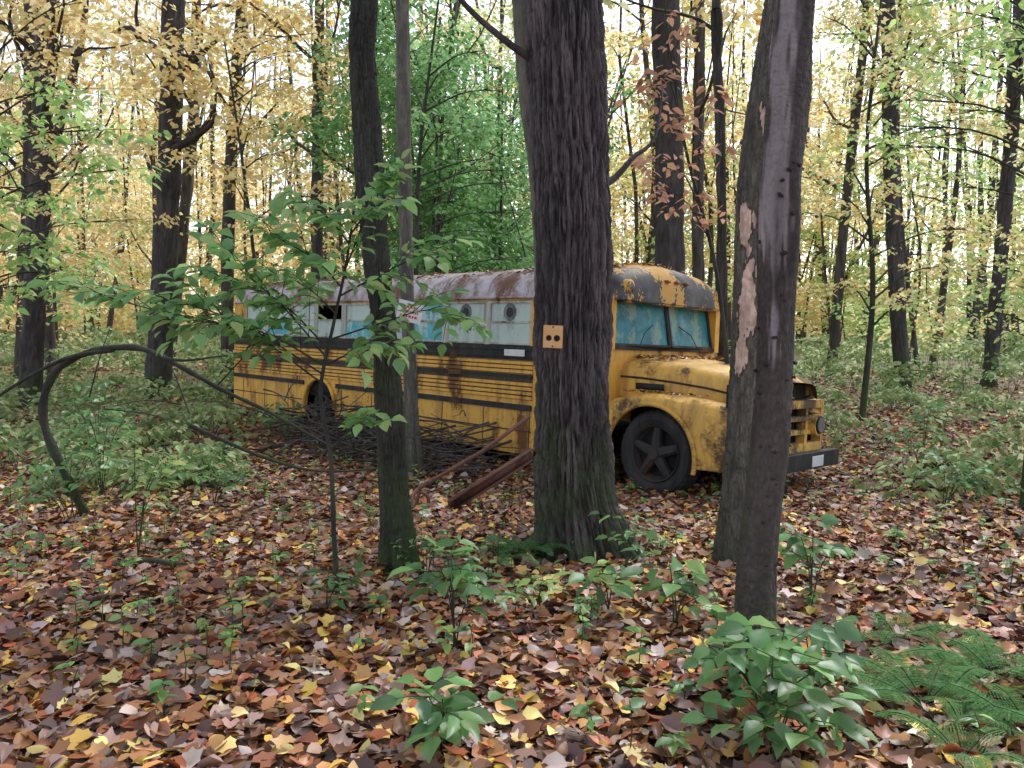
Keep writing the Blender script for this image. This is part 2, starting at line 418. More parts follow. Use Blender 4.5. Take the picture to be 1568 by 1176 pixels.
def grey_streak(th, z, seed):
    col = np.zeros(th.shape+(4,))
    n = vn(np.cos(th)*2.2, np.sin(th)*2.2, z*3.5, 13)*.6+vn(np.cos(th)*6, np.sin(th)*6, z*7, 14)*.4
    dth = np.angle(np.exp(1j*(th-math.radians(240))))
    m = 1-(dth/.9)**2+(n-.5)*3.0-np.clip(2.1-z, 0, 9)*1.8
    col[..., 0] = .3+.1*n; col[..., 1] = .25+.1*n; col[..., 2] = .28+.1*n; col[..., 3] = np.clip(m*1.6, 0, .88)
    return col

# main big tree
OAKT = ((.012,.009,.011), (.25,.2,.22), .84)
mb, _ = full_tree([(.575,5.9,-.3,.32),(.53,5.88,.0,.30),(.475,5.86,.3,.285),(.445,5.85,1.02,.272),(.43,5.85,2.445,.285),(.375,5.85,3.8,.275),(.35,5.85,5.5,.26)],
    M_bark, 3, YGREEN, nlimb=8, crown_z=8, H=14, leafn=30, nseg=460, dz=.009, amp=.032, f=34, fz=3.0, seed=3, flare=.27, roots=6, lump=.05, tint=OAKT)
tube(mb, catmull([(.2,5.8,3.35),(-.05,5.75,3.5),(-.35,5.7,3.75),(-.6,5.6,4.1)], 12), np.linspace(.03,.012,12), 8)
tube(mb, catmull([(.62,5.95,2.5),(.78,6.05,2.62),(.92,6.15,2.78),(1.1,6.3,2.95),(1.2,6.5,3.4)], 14), np.linspace(.03,.008,14), 8)
big = mb.build("oak_tree", [M_bark, M_leaf])
mb, _ = full_tree([(.38,6.45,-.35,.16),(.32,6.45,1.5,.13),(.26,6.4,2.6,.12),(.17,6.35,3.3,.12),(.1,6.3,4.2,.12)], M_barkL, 43, YGREEN, nlimb=4, crown_z=6, H=9, leafn=30, limblen=1.4, nseg=60, dz=.03, amp=.008, f=22, fz=6, seed=6, flare=.03)
mb.build("maple_tree", [M_barkL, M_leaf])

mb, _ = full_tree([(-.78,5.4,-.25,.12),(-.797,5.4,-.05,.108),(-.841,5.4,1.07,.092),(-.931,5.4,2.38,.09),(-.984,5.4,3.22,.085),(-.963,5.4,3.64,.09),(-.93,5.4,4.6,.086)],
    M_bark2, 5, YGREEN, nlimb=5, crown_z=6, H=10, leafn=25, limblen=1.6, nseg=140, dz=.01, amp=.011, f=60, fz=8, seed=5, flare=.07, lump=.035, tint=((.008,.008,.008), (.11,.105,.09), .7))
mb.build("maple_tree", [M_bark2, M_leaf])
mb, _ = full_tree([(-1.19,9.5,-.4,.12),(-1.20,9.5,-.2,.10),(-1.22,9.5,.66,.085),(-1.256,9.5,2.97,.085),(-1.26,9.5,5.2,.08)],
    M_barkL, 6, YELLOW, nlimb=6, crown_z=7, H=12, leafn=40, limblen=1.8, nseg=64, dz=.03, amp=.007, f=30, fz=9, seed=6, flare=.06, lump=.02, tint=((.06,.055,.05), (.36,.34,.3), .6))
mb.build("maple_tree", [M_barkL, M_leaf])
mb, _ = full_tree([(1.13,3.6,-.12,.10),(1.139,3.6,0,.088),(1.145,3.6,.49,.088),(1.189,3.6,1.245,.088),(1.184,3.6,2.12,.085),(1.205,3.6,2.45,.09),(1.21,3.6,2.62,.095),(1.216,3.6,2.96,.09),(1.22,3.6,3.6,.09)],
    M_barkS, 7, LGREEN, nlimb=5, crown_z=5.5, H=9, leafn=25, limblen=1.5, nseg=150, dz=.008, amp=.0035, f=30, fz=30, seed=7, flare=.03, lump=.04, colfn=grey_streak, tint=((.022,.017,.017), (.13,.1,.095), .65))
rr = np.random.RandomState(4)
for q in range(46):
    z = rr.rand()*2.3; a = math.pi*(1+rr.rand()); cx = np.interp(z, [0,.49,1.245,2.12,2.6], [1.139,1.145,1.189,1.184,1.21])
    p = np.array([cx+.082*math.cos(a), 3.6+.082*math.sin(a), z]); d = np.array([math.cos(a), math.sin(a), 0])
    s = .5+.8*rr.rand(); t1 = (np.array([-math.sin(a), math.cos(a), 0])*.7+rr.randn(3)*.5)*.009*s
    tube(mb, [p-t1, p-t1*.5+d*.005*s, p+t1*.5+d*.006*s, p+t1], np.array([.003,.008,.007,.002])*s, 8, 0, (.022,.017,.016,.8))
mb.build("maple_tree", [M_barkS, M_leaf])
mb, _ = full_tree([(1.54,5.5,-.25,.13),(1.55,5.5,-.1,.115),(1.59,5.5,.6,.108),(1.625,5.5,1.51,.11),(1.64,5.5,2.39,.11),(1.72,5.5,3.25,.1),(1.77,5.5,3.67,.09),(1.85,5.5,4.6,.09)],
    M_barkL, 8, LGREEN, nlimb=5, crown_z=6, H=10, leafn=30, limblen=1.6, nseg=170, dz=.008, amp=.009, f=40, fz=10, seed=8, flare=.05, lump=.03, colfn=peel, tint=((.035,.03,.026), (.26,.23,.19), .7))
mb.build("maple_tree", [M_barkL, M_leaf])

def mid(xb, y, xt, zt, r, mat, sd, P, H=15, cz=5, nl=9, leafn=110, ls=.16, sr=1.3, ll=3):
    zb = float(ground(xb, y))-.1; r *= .84
    pts = [(xb, y, zb, r*1.3), (xb+(xt-xb)*.1, y, zb+.5, r*1.08), (xb+(xt-xb)*.5+.1*math.sin(sd), y, (zt+zb)/2, r), (xt, y, zt, r*.92)]
    mb, _ = full_tree(pts, mat, sd, P, nlimb=nl, crown_z=cz, H=H, leafn=leafn, lsize=ls, srad=sr, limblen=ll, nseg=48, dz=.07, amp=.016, f=20, fz=3, seed=sd, flare=.08, lump=.06, tint=((.012,.01,.01), (.18,.155,.155), .6))
    mb.build("forest_tree", [mat, M_leafF])
mid(-8.1, 18, -7.37, 8.4, .31, M_bark, 21, YELLOW)
mid(-9.8, 16, -8.95, 7.6, .24, M_bark, 22, YELLOW)
mid(-6.3, 9, -5.7, 5.2, .15, M_bark2, 23, LGREEN, H=10, leafn=60, ls=.1, sr=.8, ll=2)
mid(-7.9, 22, -7.4, 8, .2, M_barkF, 24, YELLOW)
mid(-5.4, 22, -5.2, 8, .2, M_barkF, 25, YELLOW)
mid(-11.3, 26, -10.0, 9, .22, M_barkF, 26, YELLOW)
mid(2.7, 14, 2.6, 6.9, .3, M_bark, 27, YELLOW, cz=6.5)
mid(3.0, 11.2, 2.77, 5.7, .085, M_bark2, 28, YGREEN, H=10, leafn=40, sr=.9, ll=1.8)
mid(4.3, 18, 4.1, 8, .15, M_barkF, 29, YELLOW)
mid(9.9, 20, 9.1, 9, .22, M_bark, 30, YGREEN)
mid(9.6, 24, 10.3, 10, .17, M_barkF, 31, YELLOW)
mid(12.3, 20.5, 12.6, 9, .2, M_bark, 32, LGREEN)
mid(-3.4, 19, -3.2, 8, .13, M_barkF, 33, GREEN, cz=3)
mid(-13, 21, -12.3, 8, .2, M_barkF, 34, YELLOW)

# ------------------------------------------------------------ distant forest
rng = np.random.RandomState(11)
mb = MB()
def colour_for(a, z, d):
    u = rng.rand(); el = (z-1.6)/d
    if a < -.17: return YELLOW if u < .84 else (YGREEN if u < .94 else LGREEN)
    if a < .03:
        return GREEN if (u < .7 and el < .3) else (YGREEN if u < .9 else YELLOW)
    if a < .42: return YGREEN if u < .3 else (YELLOW if u < .92 else LGREEN)
    return LGREEN if u < .35 else (YGREEN if u < .7 else YELLOW)
for q in range(175):
    d = 19+rng.rand()**.8*46; X = (rng.rand()*2-1)*.78*d
    a = X/d
    if q < 14: a = -.14+.15*rng.rand(); d = 17+6*rng.rand(); X = a*d
    zb = float(ground(X, d)); H = 9+9*rng.rand() if q >= 14 else 6+3*rng.rand()
    r = (.035+.14*rng.rand()**2)*(1 if q >= 14 else .5)
    lx, ly = rng.randn()*1.5, rng.randn()*.6
    pts = catmull([(X, d, zb-.1), (X+lx*.3+rng.randn()*.25, d, zb+H*.35), (X+lx*.6+rng.randn()*.35, d+ly*.5, zb+H*.7), (X+lx, d+ly, zb+H)], 9)
    tube(mb, pts, np.linspace(r*1.15, r*.3, 9), 7)
    if rng.rand() < .35:
        i = rng.randint(2, 5); s = 1 if rng.rand() < .5 else -1
        tube(mb, catmull([pts[i], pts[i]+[s*.35,0,1.2], pts[i]+[s*.9,0,H*.45]], 8), np.linspace(r*.7, r*.25, 8), 6)
    for s in range(rng.randint(4, 8)):
        i = rng.randint(2, 8); aa = rng.rand()*6.28
        limb(mb, pts[i], (math.cos(aa), math.sin(aa), .7), 1.2+2.5*rng.rand(), r*.35, rng, 0, [], 4)
    ns = 11 if q >= 14 else 16
    for s in range(ns):
        lowf = .12 if q < 14 else .1
        z = zb+H*(lowf+(.95-lowf)*rng.rand())
        z = min(z, 1.6+.48*d+rng.rand())
        i = np.interp(z, pts[:, 2], np.arange(9)); c = pts[int(i)]
        aa = rng.rand()*6.28; off = .4+1.6*rng.rand() if q >= 14 else .2+1.0*rng.rand()
        rad = .9+1.3*rng.rand() if q >= 14 else .6+.8*rng.rand()
        P = colour_for(a, z, d) if q >= 14 else GREEN
        spray(mb, (c[0]+off*math.cos(aa), c[1]+off*math.sin(aa), z), rad, .2, int((105 if q >= 14 else 190)), .14*(.6+d/40) if q >= 14 else .12, P, rng)
for q in range(760):
    d = 48+50*rng.rand(); X = (rng.rand()*2-1)*.8*d; a = X/d
    z = .3+rng.rand()**1.5*.34*d
    if q % 3 == 0: z = .3+4*rng.rand()
    P = colour_for(a, z, d)
    spray(mb, (X, d, z), 2.2+2*rng.rand(), .6, 90, .5, P, rng)
for q in range(170):
    d = 45+50*rng.rand(); X = (rng.rand()*2-1)*.8*d; l = rng.randn()*1.6
    tube(mb, [(X, d, 0), (X+l*.4+rng.randn()*.4, d, 8), (X+l, d, 22)], np.array([.2,.15,.07])*(.4+rng.rand()), 5)
mb.build("distant_trees", [M_barkF, M_leafF])

# ------------------------------------------------------------ undergrowth
mb = MB()
UG = [(.17,.28,.1),(.24,.36,.14),(.32,.42,.2),(.14,.24,.09),(.42,.46,.22)]
rng = np.random.RandomState(12)
for q in range(1250):
    y = 8.0+rng.rand()**1.4*32; x = (rng.rand()*2-1)*.78*y
    t = ((x-.966)*-.707+(y-8.78)*.707); wv = ((x-.966)*.707+(y-8.78)*.707)
    if -2.2 < t < 9.3 and -.5 < wv < 2.8: continue
    a = x/y
    if y < 12 and a > -.38 and a < .42: continue
    if a > .2 and y < 15 and rng.rand() < .72: continue
    if a < -.3 and y < 12 and rng.rand() < .35: continue
    h = (.12+.5*rng.rand())*(1 if y < 18 else 1.6); zb = float(ground(x, y))
    for s in range(3):
        e = np.array([x+rng.randn()*.2, y+rng.randn()*.2, zb+h*(.55+.5*rng.rand())])
        tube(mb, [(x, y, zb-.02), ((x+e[0])/2+rng.randn()*.03, (y+e[1])/2, zb+h*.4), e], [.006,.005,.003], 3)
        spray(mb, e, .2+.25*rng.rand(), .07, 22 if y < 20 else 14, .075+.003*y, UG, rng, LV if y < 13 else QV, LF if y < 13 else QF)
mb.build("undergrowth", [M_barkF, M_leafF])

# ------------------------------------------------------------ saplings and plants
def twig(mb, pts, ll, n, P, rng, r=.004):
    pts = np.array(pts, float)
    C = catmull(pts, 12); tube(mb, C, np.linspace(r, r*.4, 12), 5)
    T = nrm(np.gradient(C, axis=0))
    t = (np.arange(n)+.6)/n*11; i = np.minimum(t.astype(int), 11)
    side = np.where(np.arange(n) % 2 == 0, 1, -1)[:, None]
    S = nrm(np.cross(T[i], [0, 0, 1.0]))*side
    dx = S*.85+T[i]*.6+np.array([0, 0, -.3])+rng.randn(n, 3)*.22
    dx[-1] = T[-1]+np.array([0, 0, -.2])
    up = np.array([0, 0, 1.0])+rng.randn(n, 3)*.4
    leaves(mb, OV, OF, C[i]+nrm(dx)*.01, dx, up, ll*(.6+.6*rng.rand(n)), pal(P, n, rng, .3), 1, .6+1.2*rng.rand(n), .95+.35*rng.rand(n))

def branchy(mb, pts, ll, P, rng, r=.008, ntw=6, tl=.32):
    C = catmull(pts, 16); tube(mb, C, np.linspace(r, r*.35, 16), 6)
    T = nrm(np.gradient(C, axis=0))
    for k in range(ntw):
        i = int(3+12*(k+.5)/ntw); i = min(i, 15)
        s = np.cross(T[i], [0, 0, 1.0])*(1 if k % 2 else -1)
        d = T[i]*.7+s*.8+rng.randn(3)*.3; d /= np.linalg.norm(d); L = tl*(.6+.6*rng.rand())
        twig(mb, [C[i], C[i]+d*L*.5+[0,0,.02], C[i]+d*L+[0,0,-.03]], ll, rng.randint(6, 10), P, rng, .003)
    twig(mb, [C[-4], C[-1], C[-1]+T[-1]*.12], ll, 6, P, rng, .003)

rng = np.random.RandomState(31)
mb = MB()
SG = [(.15,.34,.1),(.2,.41,.13),(.28,.5,.17),(.12,.27,.09),(.34,.5,.18)]
st = catmull([(-1.03,4.6,-.2),(-1.05,4.6,.3),(-1.06,4.6,.76),(-1.11,4.6,1.15),(-1.03,4.62,1.55),(-.95,4.62,1.9),(-.88,4.62,2.35)], 50)
tube(mb, st, np.linspace(.017,.006,50), 10)
S0 = lambda z: np.array([np.interp(z, st[:, 2], st[:, k]) for k in range(3)])
for z, pts, nt_, tl in [
    (1.2, [(-1.5,4.5,1.5),(-1.95,4.35,1.62),(-2.35,4.3,1.74)], 14, .4),
    (1.25, [(-1.5,4.4,1.55),(-1.9,4.25,1.7)], 11, .34),
    (1.35, [(-1.3,4.5,1.65),(-1.6,4.45,1.92)], 9, .34),
    (1.4, [(-1.35,4.6,1.68),(-1.7,4.6,1.82)], 9, .3),
    (1.3, [(-1.35,4.3,1.5),(-1.75,4.1,1.58)], 9, .3),
    (1.45, [(-.75,4.7,1.55),(-.5,4.75,1.62),(-.3,4.8,1.55)], 10, .3),
    (1.3, [(-.85,4.5,1.4),(-.65,4.45,1.42)], 6, .24),
    (1.7, [(-.7,4.6,1.85),(-.4,4.6,1.98)], 8, .28),
    (1.6, [(-1.2,4.7,1.75),(-1.45,4.8,1.85)], 9, .3),
    (1.75, [(-1.1,4.5,1.9),(-1.35,4.4,2.05)], 8, .28),
    (2.0, [(-1.05,4.55,2.15),(-1.2,4.5,2.25)], 7, .25),
    (2.05, [(-.8,4.7,2.25),(-.7,4.7,2.4)], 8, .24),
    (1.85, [(-.85,4.5,2.05),(-.8,4.4,2.15)], 7, .24),
    (.8, [(-.9,4.5,.95),(-.75,4.4,1.0)], 4, .2)]:
    branchy(mb, [S0(z)]+pts, .105, SG, rng, .006, nt_, tl)
mb.build("beech_sapling", [M_bark2, M_leaf])

def plant(name, x, y, h, nst, spread, ll, P, seed, nleaf=6, r=.005):
    rng = np.random.RandomState(seed); mb = MB(); zb = float(ground(x, y))
    for k in range(nst):
        a = rng.rand()*6.28; s = spread*(.3+.7*rng.rand()) if k else spread*.15; hh = h*(.55+.45*rng.rand()) if k else h
        e = np.array([x+s*math.cos(a), y+s*math.sin(a), zb+hh])
        m_ = np.array([x+s*.35*math.cos(a), y+s*.35*math.sin(a), zb+hh*.6])
        tube(mb, catmull([(x+rng.randn()*.01, y+rng.randn()*.01, zb-.03), m_, e], 8), np.linspace(r, r*.4, 8), 6)
        for j in range(3):
            b = a+rng.randn()*1.2+j*2.1; q = m_+(e-m_)*(.2+.4*j)
            L = .1+.12*rng.rand()
            d = np.array([math.cos(b), math.sin(b), .25])
            twig(mb, [q, q+d*L*.6, q+d*L+[0,0,-.01]], ll, nleaf, P, rng, r*.5)
    return mb.build(name, [M_bark2, M_leaf])
PG = [(.12,.28,.09),(.16,.35,.11),(.22,.42,.14),(.1,.22,.08)]
plant("broadleaf_seedling", -.28, 3.8, .5, 5, .15, .125, PG, 1, 4)
plant("broadleaf_seedling", .87, 4.15, .38, 4, .22, .14, LGREEN[:3]+PG, 2, 3)
plant("broadleaf_seedling", .55, 4.3, .3, 3, .15, .12, LGREEN[:3]+PG, 22, 3)
plant("broadleaf_seedling", -.24, 2.78, .2, 4, .16, .11, PG, 3, 4)
plant("broadleaf_seedling", 1.0, 2.95, .42, 7, .26, .12, PG, 4, 4)
plant("broadleaf_seedling", 1.25, 3.2, .3, 5, .2, .11, PG, 14, 4)
plant("broadleaf_seedling", .95, 2.72, .22, 5, .2, .11, PG, 24, 4)
plant("broadleaf_seedling", 1.74, 4.5, .48, 4, .16, .11, PG, 5, 4)
plant("broadleaf_seedling", -2.7, 5.6, .9, 4, .3, .1, LGREEN, 6, 4)
plant("broadleaf_seedling", -3.4, 8.9, .45, 7, .3, .1, PG, 7, 5)
plant("broadleaf_seedling", -1.05, 4.4, .25, 3, .12, .08, PG, 8, 3)
plant("broadleaf_seedling", .15, 4.4, .2, 3, .12, .08, LGREEN, 9, 3)
plant("broadleaf_seedling", -4.3, 8.2, .9, 6, .5, .11, PG, 10, 5)
plant("broadleaf_seedling", -5.0, 9.5, 1.1, 6, .6, .11, PG, 11, 5)
plant("broadleaf_seedling", -3.9, 6.9, .6, 5, .4, .1, PG, 16, 5)
plant("broadleaf_seedling", 4.9, 9.4, .8, 6, .5, .11, PG, 12, 5)
plant("broadleaf_seedling", 4.2, 7.6, .5, 5, .35, .1, PG, 17, 5)
plant("broadleaf_seedling", -2.9, 7.6, .5, 5, .35, .1, PG, 18, 5)
plant("broadleaf_seedling", -.55, 5.0, .3, 3, .12, .07, PG, 13, 3)
plant("broadleaf_seedling", .75, 5.1, .4, 3, .14, .09, PG, 15, 3)
mb = MB(); rng = np.random.RandomState(44)
for q in range(520):
    y = 2.6+rng.rand()**.65*9; x = (rng.rand()*2-1)*.66*(y+.5); zb = float(ground(x, y)); h = .06+.22*rng.rand()
    tube(mb, [(x, y, zb), (x+.01, y, zb+h*.6), (x+rng.randn()*.02, y, zb+h)], [.003,.0025,.0015], 4)
    n = rng.randint(3, 10); a = rng.rand(n)*6.28
    o = np.stack([x+0*a, y+0*a, zb+h*(.5+.5*rng.rand(n))], 1)
    leaves(mb, OV, OF, o, np.stack([np.cos(a), np.sin(a), .1-.3*rng.rand(n)], 1), np.array([[0, 0, 1.0]])+rng.randn(n, 3)*.25, .04+.05*rng.rand(n), pal(PG+LGREEN[:2], n, rng, .3), 1)
mb.build("seedlings", [M_bark2, M_leaf])

def fern(x, y, nf, L, seed, P=((.13,.3,.11),(.17,.35,.14),(.22,.4,.18)), z=None):
    rng = np.random.RandomState(seed); mb = MB(); zb = float(ground(x, y)) if z is None else z
    O = []; D = []; U = []; SC = []
    for k in range(nf):
        a = 6.28*k/nf+rng.randn()*.25; l = L*(.7+.45*rng.rand())
        t = np.linspace(0, 1, 34); q = l*(t-.1*t*t); hz = l*(.85*t-.62*t*t)*(.7+.7*rng.rand())
        C = np.stack([x+q*math.cos(a), y+q*math.sin(a), zb+.03+hz], 1)
        tube(mb, C, np.linspace(.0028,.0008,34), 4, 0)
        T = nrm(np.gradient(C, axis=0)); S = nrm(np.cross(T, [0, 0, 1.0]))
        for i in range(6, 34):
            u = (i-5)/29.; ln = l*.27*(1-u)**.75*min(1, u*5+.45)+.006
            for sg in (1, -1):
                d = nrm(S[i]*sg+T[i]*.25+np.array([0, 0, -.2])+rng.randn(3)*.08)
                m_ = max(3, int(ln/.010)); tt = (np.arange(m_)+.5)/m_
                for s2 in (1, -1):
                    O.append(C[i]+d*(tt*ln)[:, None]); D.append(np.tile(T[i]*s2+d*.6, (m_, 1)))
                    U.append(np.tile(np.array([0,0,1.0])+rng.randn(3)*.1, (m_, 1))); SC.append((.032*l)*(1-tt*.7)+.0025)
    O = np.concatenate(O); D = np.concatenate(D); U = np.concatenate(U); SC = np.concatenate(SC)
    leaves(mb, QV, QF, O, D, U, SC, pal(P, len(O), rng, .2), 1, .4, 1.3)
    mb.build("fern", [M_bark2, M_leafF])
fern(1.7, 3.15, 8, .42, 1); fern(2.15, 3.4, 8, .44, 2); fern(1.6, 2.7, 6, .3, 3); fern(1.95, 2.85, 8, .38, 8); fern(2.3, 3.05, 7, .38, 9)
fern(.12, 5.72, 9, .42, 4); fern(.0, 5.6, 7, .32, 5); fern(1.95, 3.9, 6, .34, 6)

def young_tree(name, path, r, sprays, P, mat, seed, ls=.085, T=LV, F=LF, n=60):
    rng = np.random.RandomState(seed); mb = MB()
    C = catmull(path, 30); tube(mb, C, np.linspace(r, r*.3, 30), 9)
    for s in sprays:
        s = np.array(s, float)
        i = int(np.argmin(np.abs(C[:, 2]-(s[2]-.5)))); m_ = (C[i]+s[:3])/2+[0, 0, .15]
        B = catmull([C[i], m_, s[:3]], 8)
        tube(mb, B, np.linspace(r*.35, .005, 8), 5)
        for k in range(5):
            e = s[:3]+rng.randn(3)*[s[3]*.6, s[3]*.6, .12]
            tube(mb, [B[5], (B[6]+e)/2, e], [.006,.004,.002], 3)
            spray(mb, e, s[3]*.5, .06, n//3, ls, P, rng, T, F)
    return mb.build(name, [mat, M_leaf])
rng = np.random.RandomState(51)
young_tree("young_maple_tree", [(-6.3,8.5,-.3),(-6.0,8.4,2),(-5.6,8.3,4),(-5.2,8.2,6.5)], .05,
   [(-5.2+1.3*rng.rand()*(k%2)+rng.randn()*.3, 7.4+rng.rand()*1.5, 1.9+.17*k, .5) for k in range(12)], LGREEN, M_bark2, 3, .1, n=66)
young_tree("young_maple_tree", [(4.9,7.5,-.3),(5.0,7.5,2),(5.2,7.4,4),(5.1,7.2,6.5)], .04,
   [(3.4+1.8*rng.rand(), 6.6+rng.rand()*1.4, 3.2+.15*k, .5) for k in range(11)], LGREEN, M_bark2, 4, n=50)
young_tree("young_maple_tree", [(7.6,11,-.3),(7.6,11,2),(7.3,10.8,4.5),(7.2,10.7,7)], .05,
   [(5.6+2.8*rng.rand(), 10+rng.rand()*1.8, 1.4+.28*k, .7) for k in range(18)], LGREEN+YGREEN, M_bark2, 5, .09, n=75)
young_tree("young_maple_tree", [(6.2,14,-.3),(6.3,14,2),(6.1,14,4.5),(6.3,14,7.5)], .06,
   [(4.7+3.0*rng.rand(), 13+rng.rand()*1.8, 1.8+.3*k, .8) for k in range(17)], YELLOW+YGREEN, M_bark2, 6, .1, n=75)
young_tree("copper_beech_sapling", [(2.6,9.0,-.3),(2.3,9.0,2),(1.9,9.0,3.5),(1.6,8.9,5.2)], .03,
   [(1.25+.8*rng.rand(), 8.4+.6*rng.rand(), 2.7+.24*k, .3) for k in range(8)], COPPER, M_bark2, 7, .11, n=24)
young_tree("young_maple_tree", [(-1.9,15,-.3),(-1.8,15,2),(-1.7,15,4.5),(-1.3,15,7.5)], .06,
   [(-2.2+2.4*rng.rand(), 14.2+rng.rand()*1.8, 1.6+.27*k, .8) for k in range(19)], GREEN, M_bark2, 8, .11, n=90)
young_tree("young_maple_tree", [(-9.0,13,-.3),(-8.8,13,2),(-8.3,13,4.5),(-8.0,13,7)], .05,
   [(-8.6+2.6*rng.rand(), 12+rng.rand()*1.8, 2.0+.3*k, .8) for k in range(15)], YELLOW, M_bark2, 9, .1, n=75)
young_tree("young_maple_tree", [(-5.2,16,-.3),(-5.1,16,2),(-5.3,16,4.5),(-5.6,16,7)], .05,
   [(-6.2+2.6*rng.rand(), 15+rng.rand()*1.8, 3.2+.32*k, .9) for k in range(13)], YELLOW, M_bark2, 10, .12, n=75)

# arched branch and deadfall
mb = MB()
tube(mb, catmull([(-3.9,7.2,-.3),(-3.95,7.0,.1),(-4.15,7.0,.65),(-4.05,7.0,1.05),(-3.75,7.0,1.25),(-3.3,7.0,1.3),(-2.95,7.0,1.15),(-2.6,7.1,.92),(-2.2,7.2,.7),(-1.7,7.4,.35)], 50), np.linspace(.045,.012,50)*(1+.15*np.sin(np.arange(50)*1.7)), 10)
tube(mb, catmull([(-3.5,7.0,1.28),(-3.9,6.9,1.2),(-4.4,6.8,.9),(-4.8,6.8,.6)], 16), np.linspace(.022,.008,16), 7)
tube(mb, catmull([(-3.1,7.0,1.22),(-2.8,6.8,1.2),(-2.4,6.7,1.25)], 12), np.linspace(.018,.006,12), 7)
tube(mb, catmull([(-2.9,7.1,.6),(-2.3,7.2,.3),(-1.8,7.4,.12),(-1.2,7.7,.1)], 16), np.linspace(.02,.008,16), 7)
for q in range(9):
    p = np.array([-4.0+2.2*R.rand(), 7.0, .5+.6*R.rand()]); d = np.array([R.randn()*.5, R.randn()*.2, R.randn()*.4])
    tube(mb, catmull([p, p+d*.5+[0,0,.05], p+d], 8), np.linspace(.008,.002,8), 5)
mb.build("fallen_branch", [M_bark2, M_leaf])
mb = MB()
tube(mb, catmull([(-2.75,5.3,-.12),(-2.5,5.35,-.09),(-2.3,5.3,-.1),(-2.1,5.35,-.12)], 14), np.linspace(.022,.012,14), 8)
tube(mb, catmull([(-2.45,5.33,-.09),(-2.35,5.5,-.05),(-2.2,5.55,-.08)], 8), np.linspace(.01,.005,8), 6)
mb.build("fallen_branch", [M_bark, M_leaf])
mb = MB()
tube(mb, catmull([(4.0,6.2,-.16),(4.5,6.6,-.1),(5.2,6.9,-.15)], 14), np.linspace(.03,.015,14), 8)
tube(mb, catmull([(4.7,9.2,-.2),(5.3,9.0,-.1),(6.6,9.3,-.2)], 14), np.linspace(.04,.02,14), 8)
mb.build("fallen_branch", [M_bark, M_leaf])
mb = MB(); rng = np.random.RandomState(61)
for q in range(230):
    t = (1.4+rng.rand()*2.3) if q % 2 else (3.4+rng.rand()*2.3); o = .2+rng.rand()*.9
    p = np.array([.966-.707*t-.707*o, 8.78+.707*t-.707*o, -.32+.72*rng.rand()**1.4*(1-.5*o)])
    a = rng.choice([2.36, 2.36, 0.1, 2.9])+rng.randn()*.45; L = .6+1.5*rng.rand()
    d = np.array([math.cos(a), math.sin(a), rng.randn()*.2])
    tube(mb, catmull([p-d*L/2, p-d*L*.2+rng.randn(3)*.05, p+d*L*.15+rng.randn(3)*.06, p+d*L/2], 9), np.linspace(.014,.003,9)*(.4+rng.rand()), 5)
mb.build("brush_pile", [M_barkF, M_leaf])

# rusted frame
mb = MB()
tube(mb, [(-.92,7.75,-.12),(-.3,7.9,.22),(.18,8.1,.55)], .02, 8)
def beam(mb, a, b_, wd, ht, mat=0):
    a = np.array(a, float); b_ = np.array(b_, float); d = nrm(b_-a); s = nrm(np.cross(d, [0, 0, 1.0])); u = np.cross(s, d)
    V = []
    for p in (a, b_):
        for i_, j_ in ((-1,-1),(1,-1),(1,1),(-1,1)): V.append(p+s*wd*i_/2+u*ht*j_/2)
    mb.add(V, [[0,1,5,4],[1,2,6,5],[2,3,7,6],[3,0,4,7],[0,3,2,1],[4,5,6,7]], mat)
beam(mb, (-.6,7.5,-.24), (.2,7.9,.2), .012, .1); beam(mb, (-.6,7.47,-.295), (.2,7.87,.145), .07, .012); beam(mb, (-.6,7.47,-.185), (.2,7.87,.255), .07, .012)
tube(mb, catmull([(-.92,7.75,-.12),(-.97,7.6,-.18),(-.9,7.45,-.27),(-.75,7.4,-.28),(-.6,7.47,-.24)], 16), .022, 8)
tube(mb, catmull([(-.92,7.45,-.27),(-.88,7.45,-.1),(-.8,7.45,-.14),(-.8,7.45,-.27)], 12), .018, 8)
mb.build("rusty_metal_frame", [M_rust])

# signs
mb = MB()
def bx(mb, x0,x1,y0,y1,z0,z1,mat=0):
    V = [(x,y,z) for z in (z0,z1) for (x,y) in ((x0,y0),(x1,y0),(x1,y1),(x0,y1))]
    mb.add(V, [[0,3,2,1],[4,5,6,7],[0,1,5,4],[1,2,6,5],[2,3,7,6],[3,0,4,7]], mat)
def disc(mb, c, ax, r0, h, mat=0, n=20):
    c = np.array(c, float); ax = nrm(np.array(ax, float)); tube(mb, [c, c+ax*h], r0, n, mat)
m, nt, b = newmat("sign_orange"); n = noise(nt, 9, 4); nt.links.new(ramp(nt, n.outputs[0], [(.3, (.78,.4,.16)), (.7, (.85,.52,.25))]).outputs[0], b.inputs['Base Color']); M_or = m
m, nt, b = newmat("sign_red"); b.inputs['Base Color'].default_value = (.5,.04,.05,1); M_red = m
bx(mb, -.07,.07,-.006,.0,-.078,.078,0)
disc(mb, (-.028,-.006,-.01), (0,-1,0), .02, .003, 1); disc(mb, (.03,-.006,-.01), (0,-1,0), .022, .003, 1)
disc(mb, (0,-.006,.066), (0,-1,0), .005, .004, 1); disc(mb, (0,-.006,-.066), (0,-1,0), .005, .004, 1)
o = mb.build("trail_sign", [M_or, M_dark], smooth=False); o.location = (.285,5.535,1.44); o.rotation_euler = (0, math.radians(2), math.radians(-20))
mb = MB()
bx(mb, -.15,.15,-.005,0,-.12,.12,0)
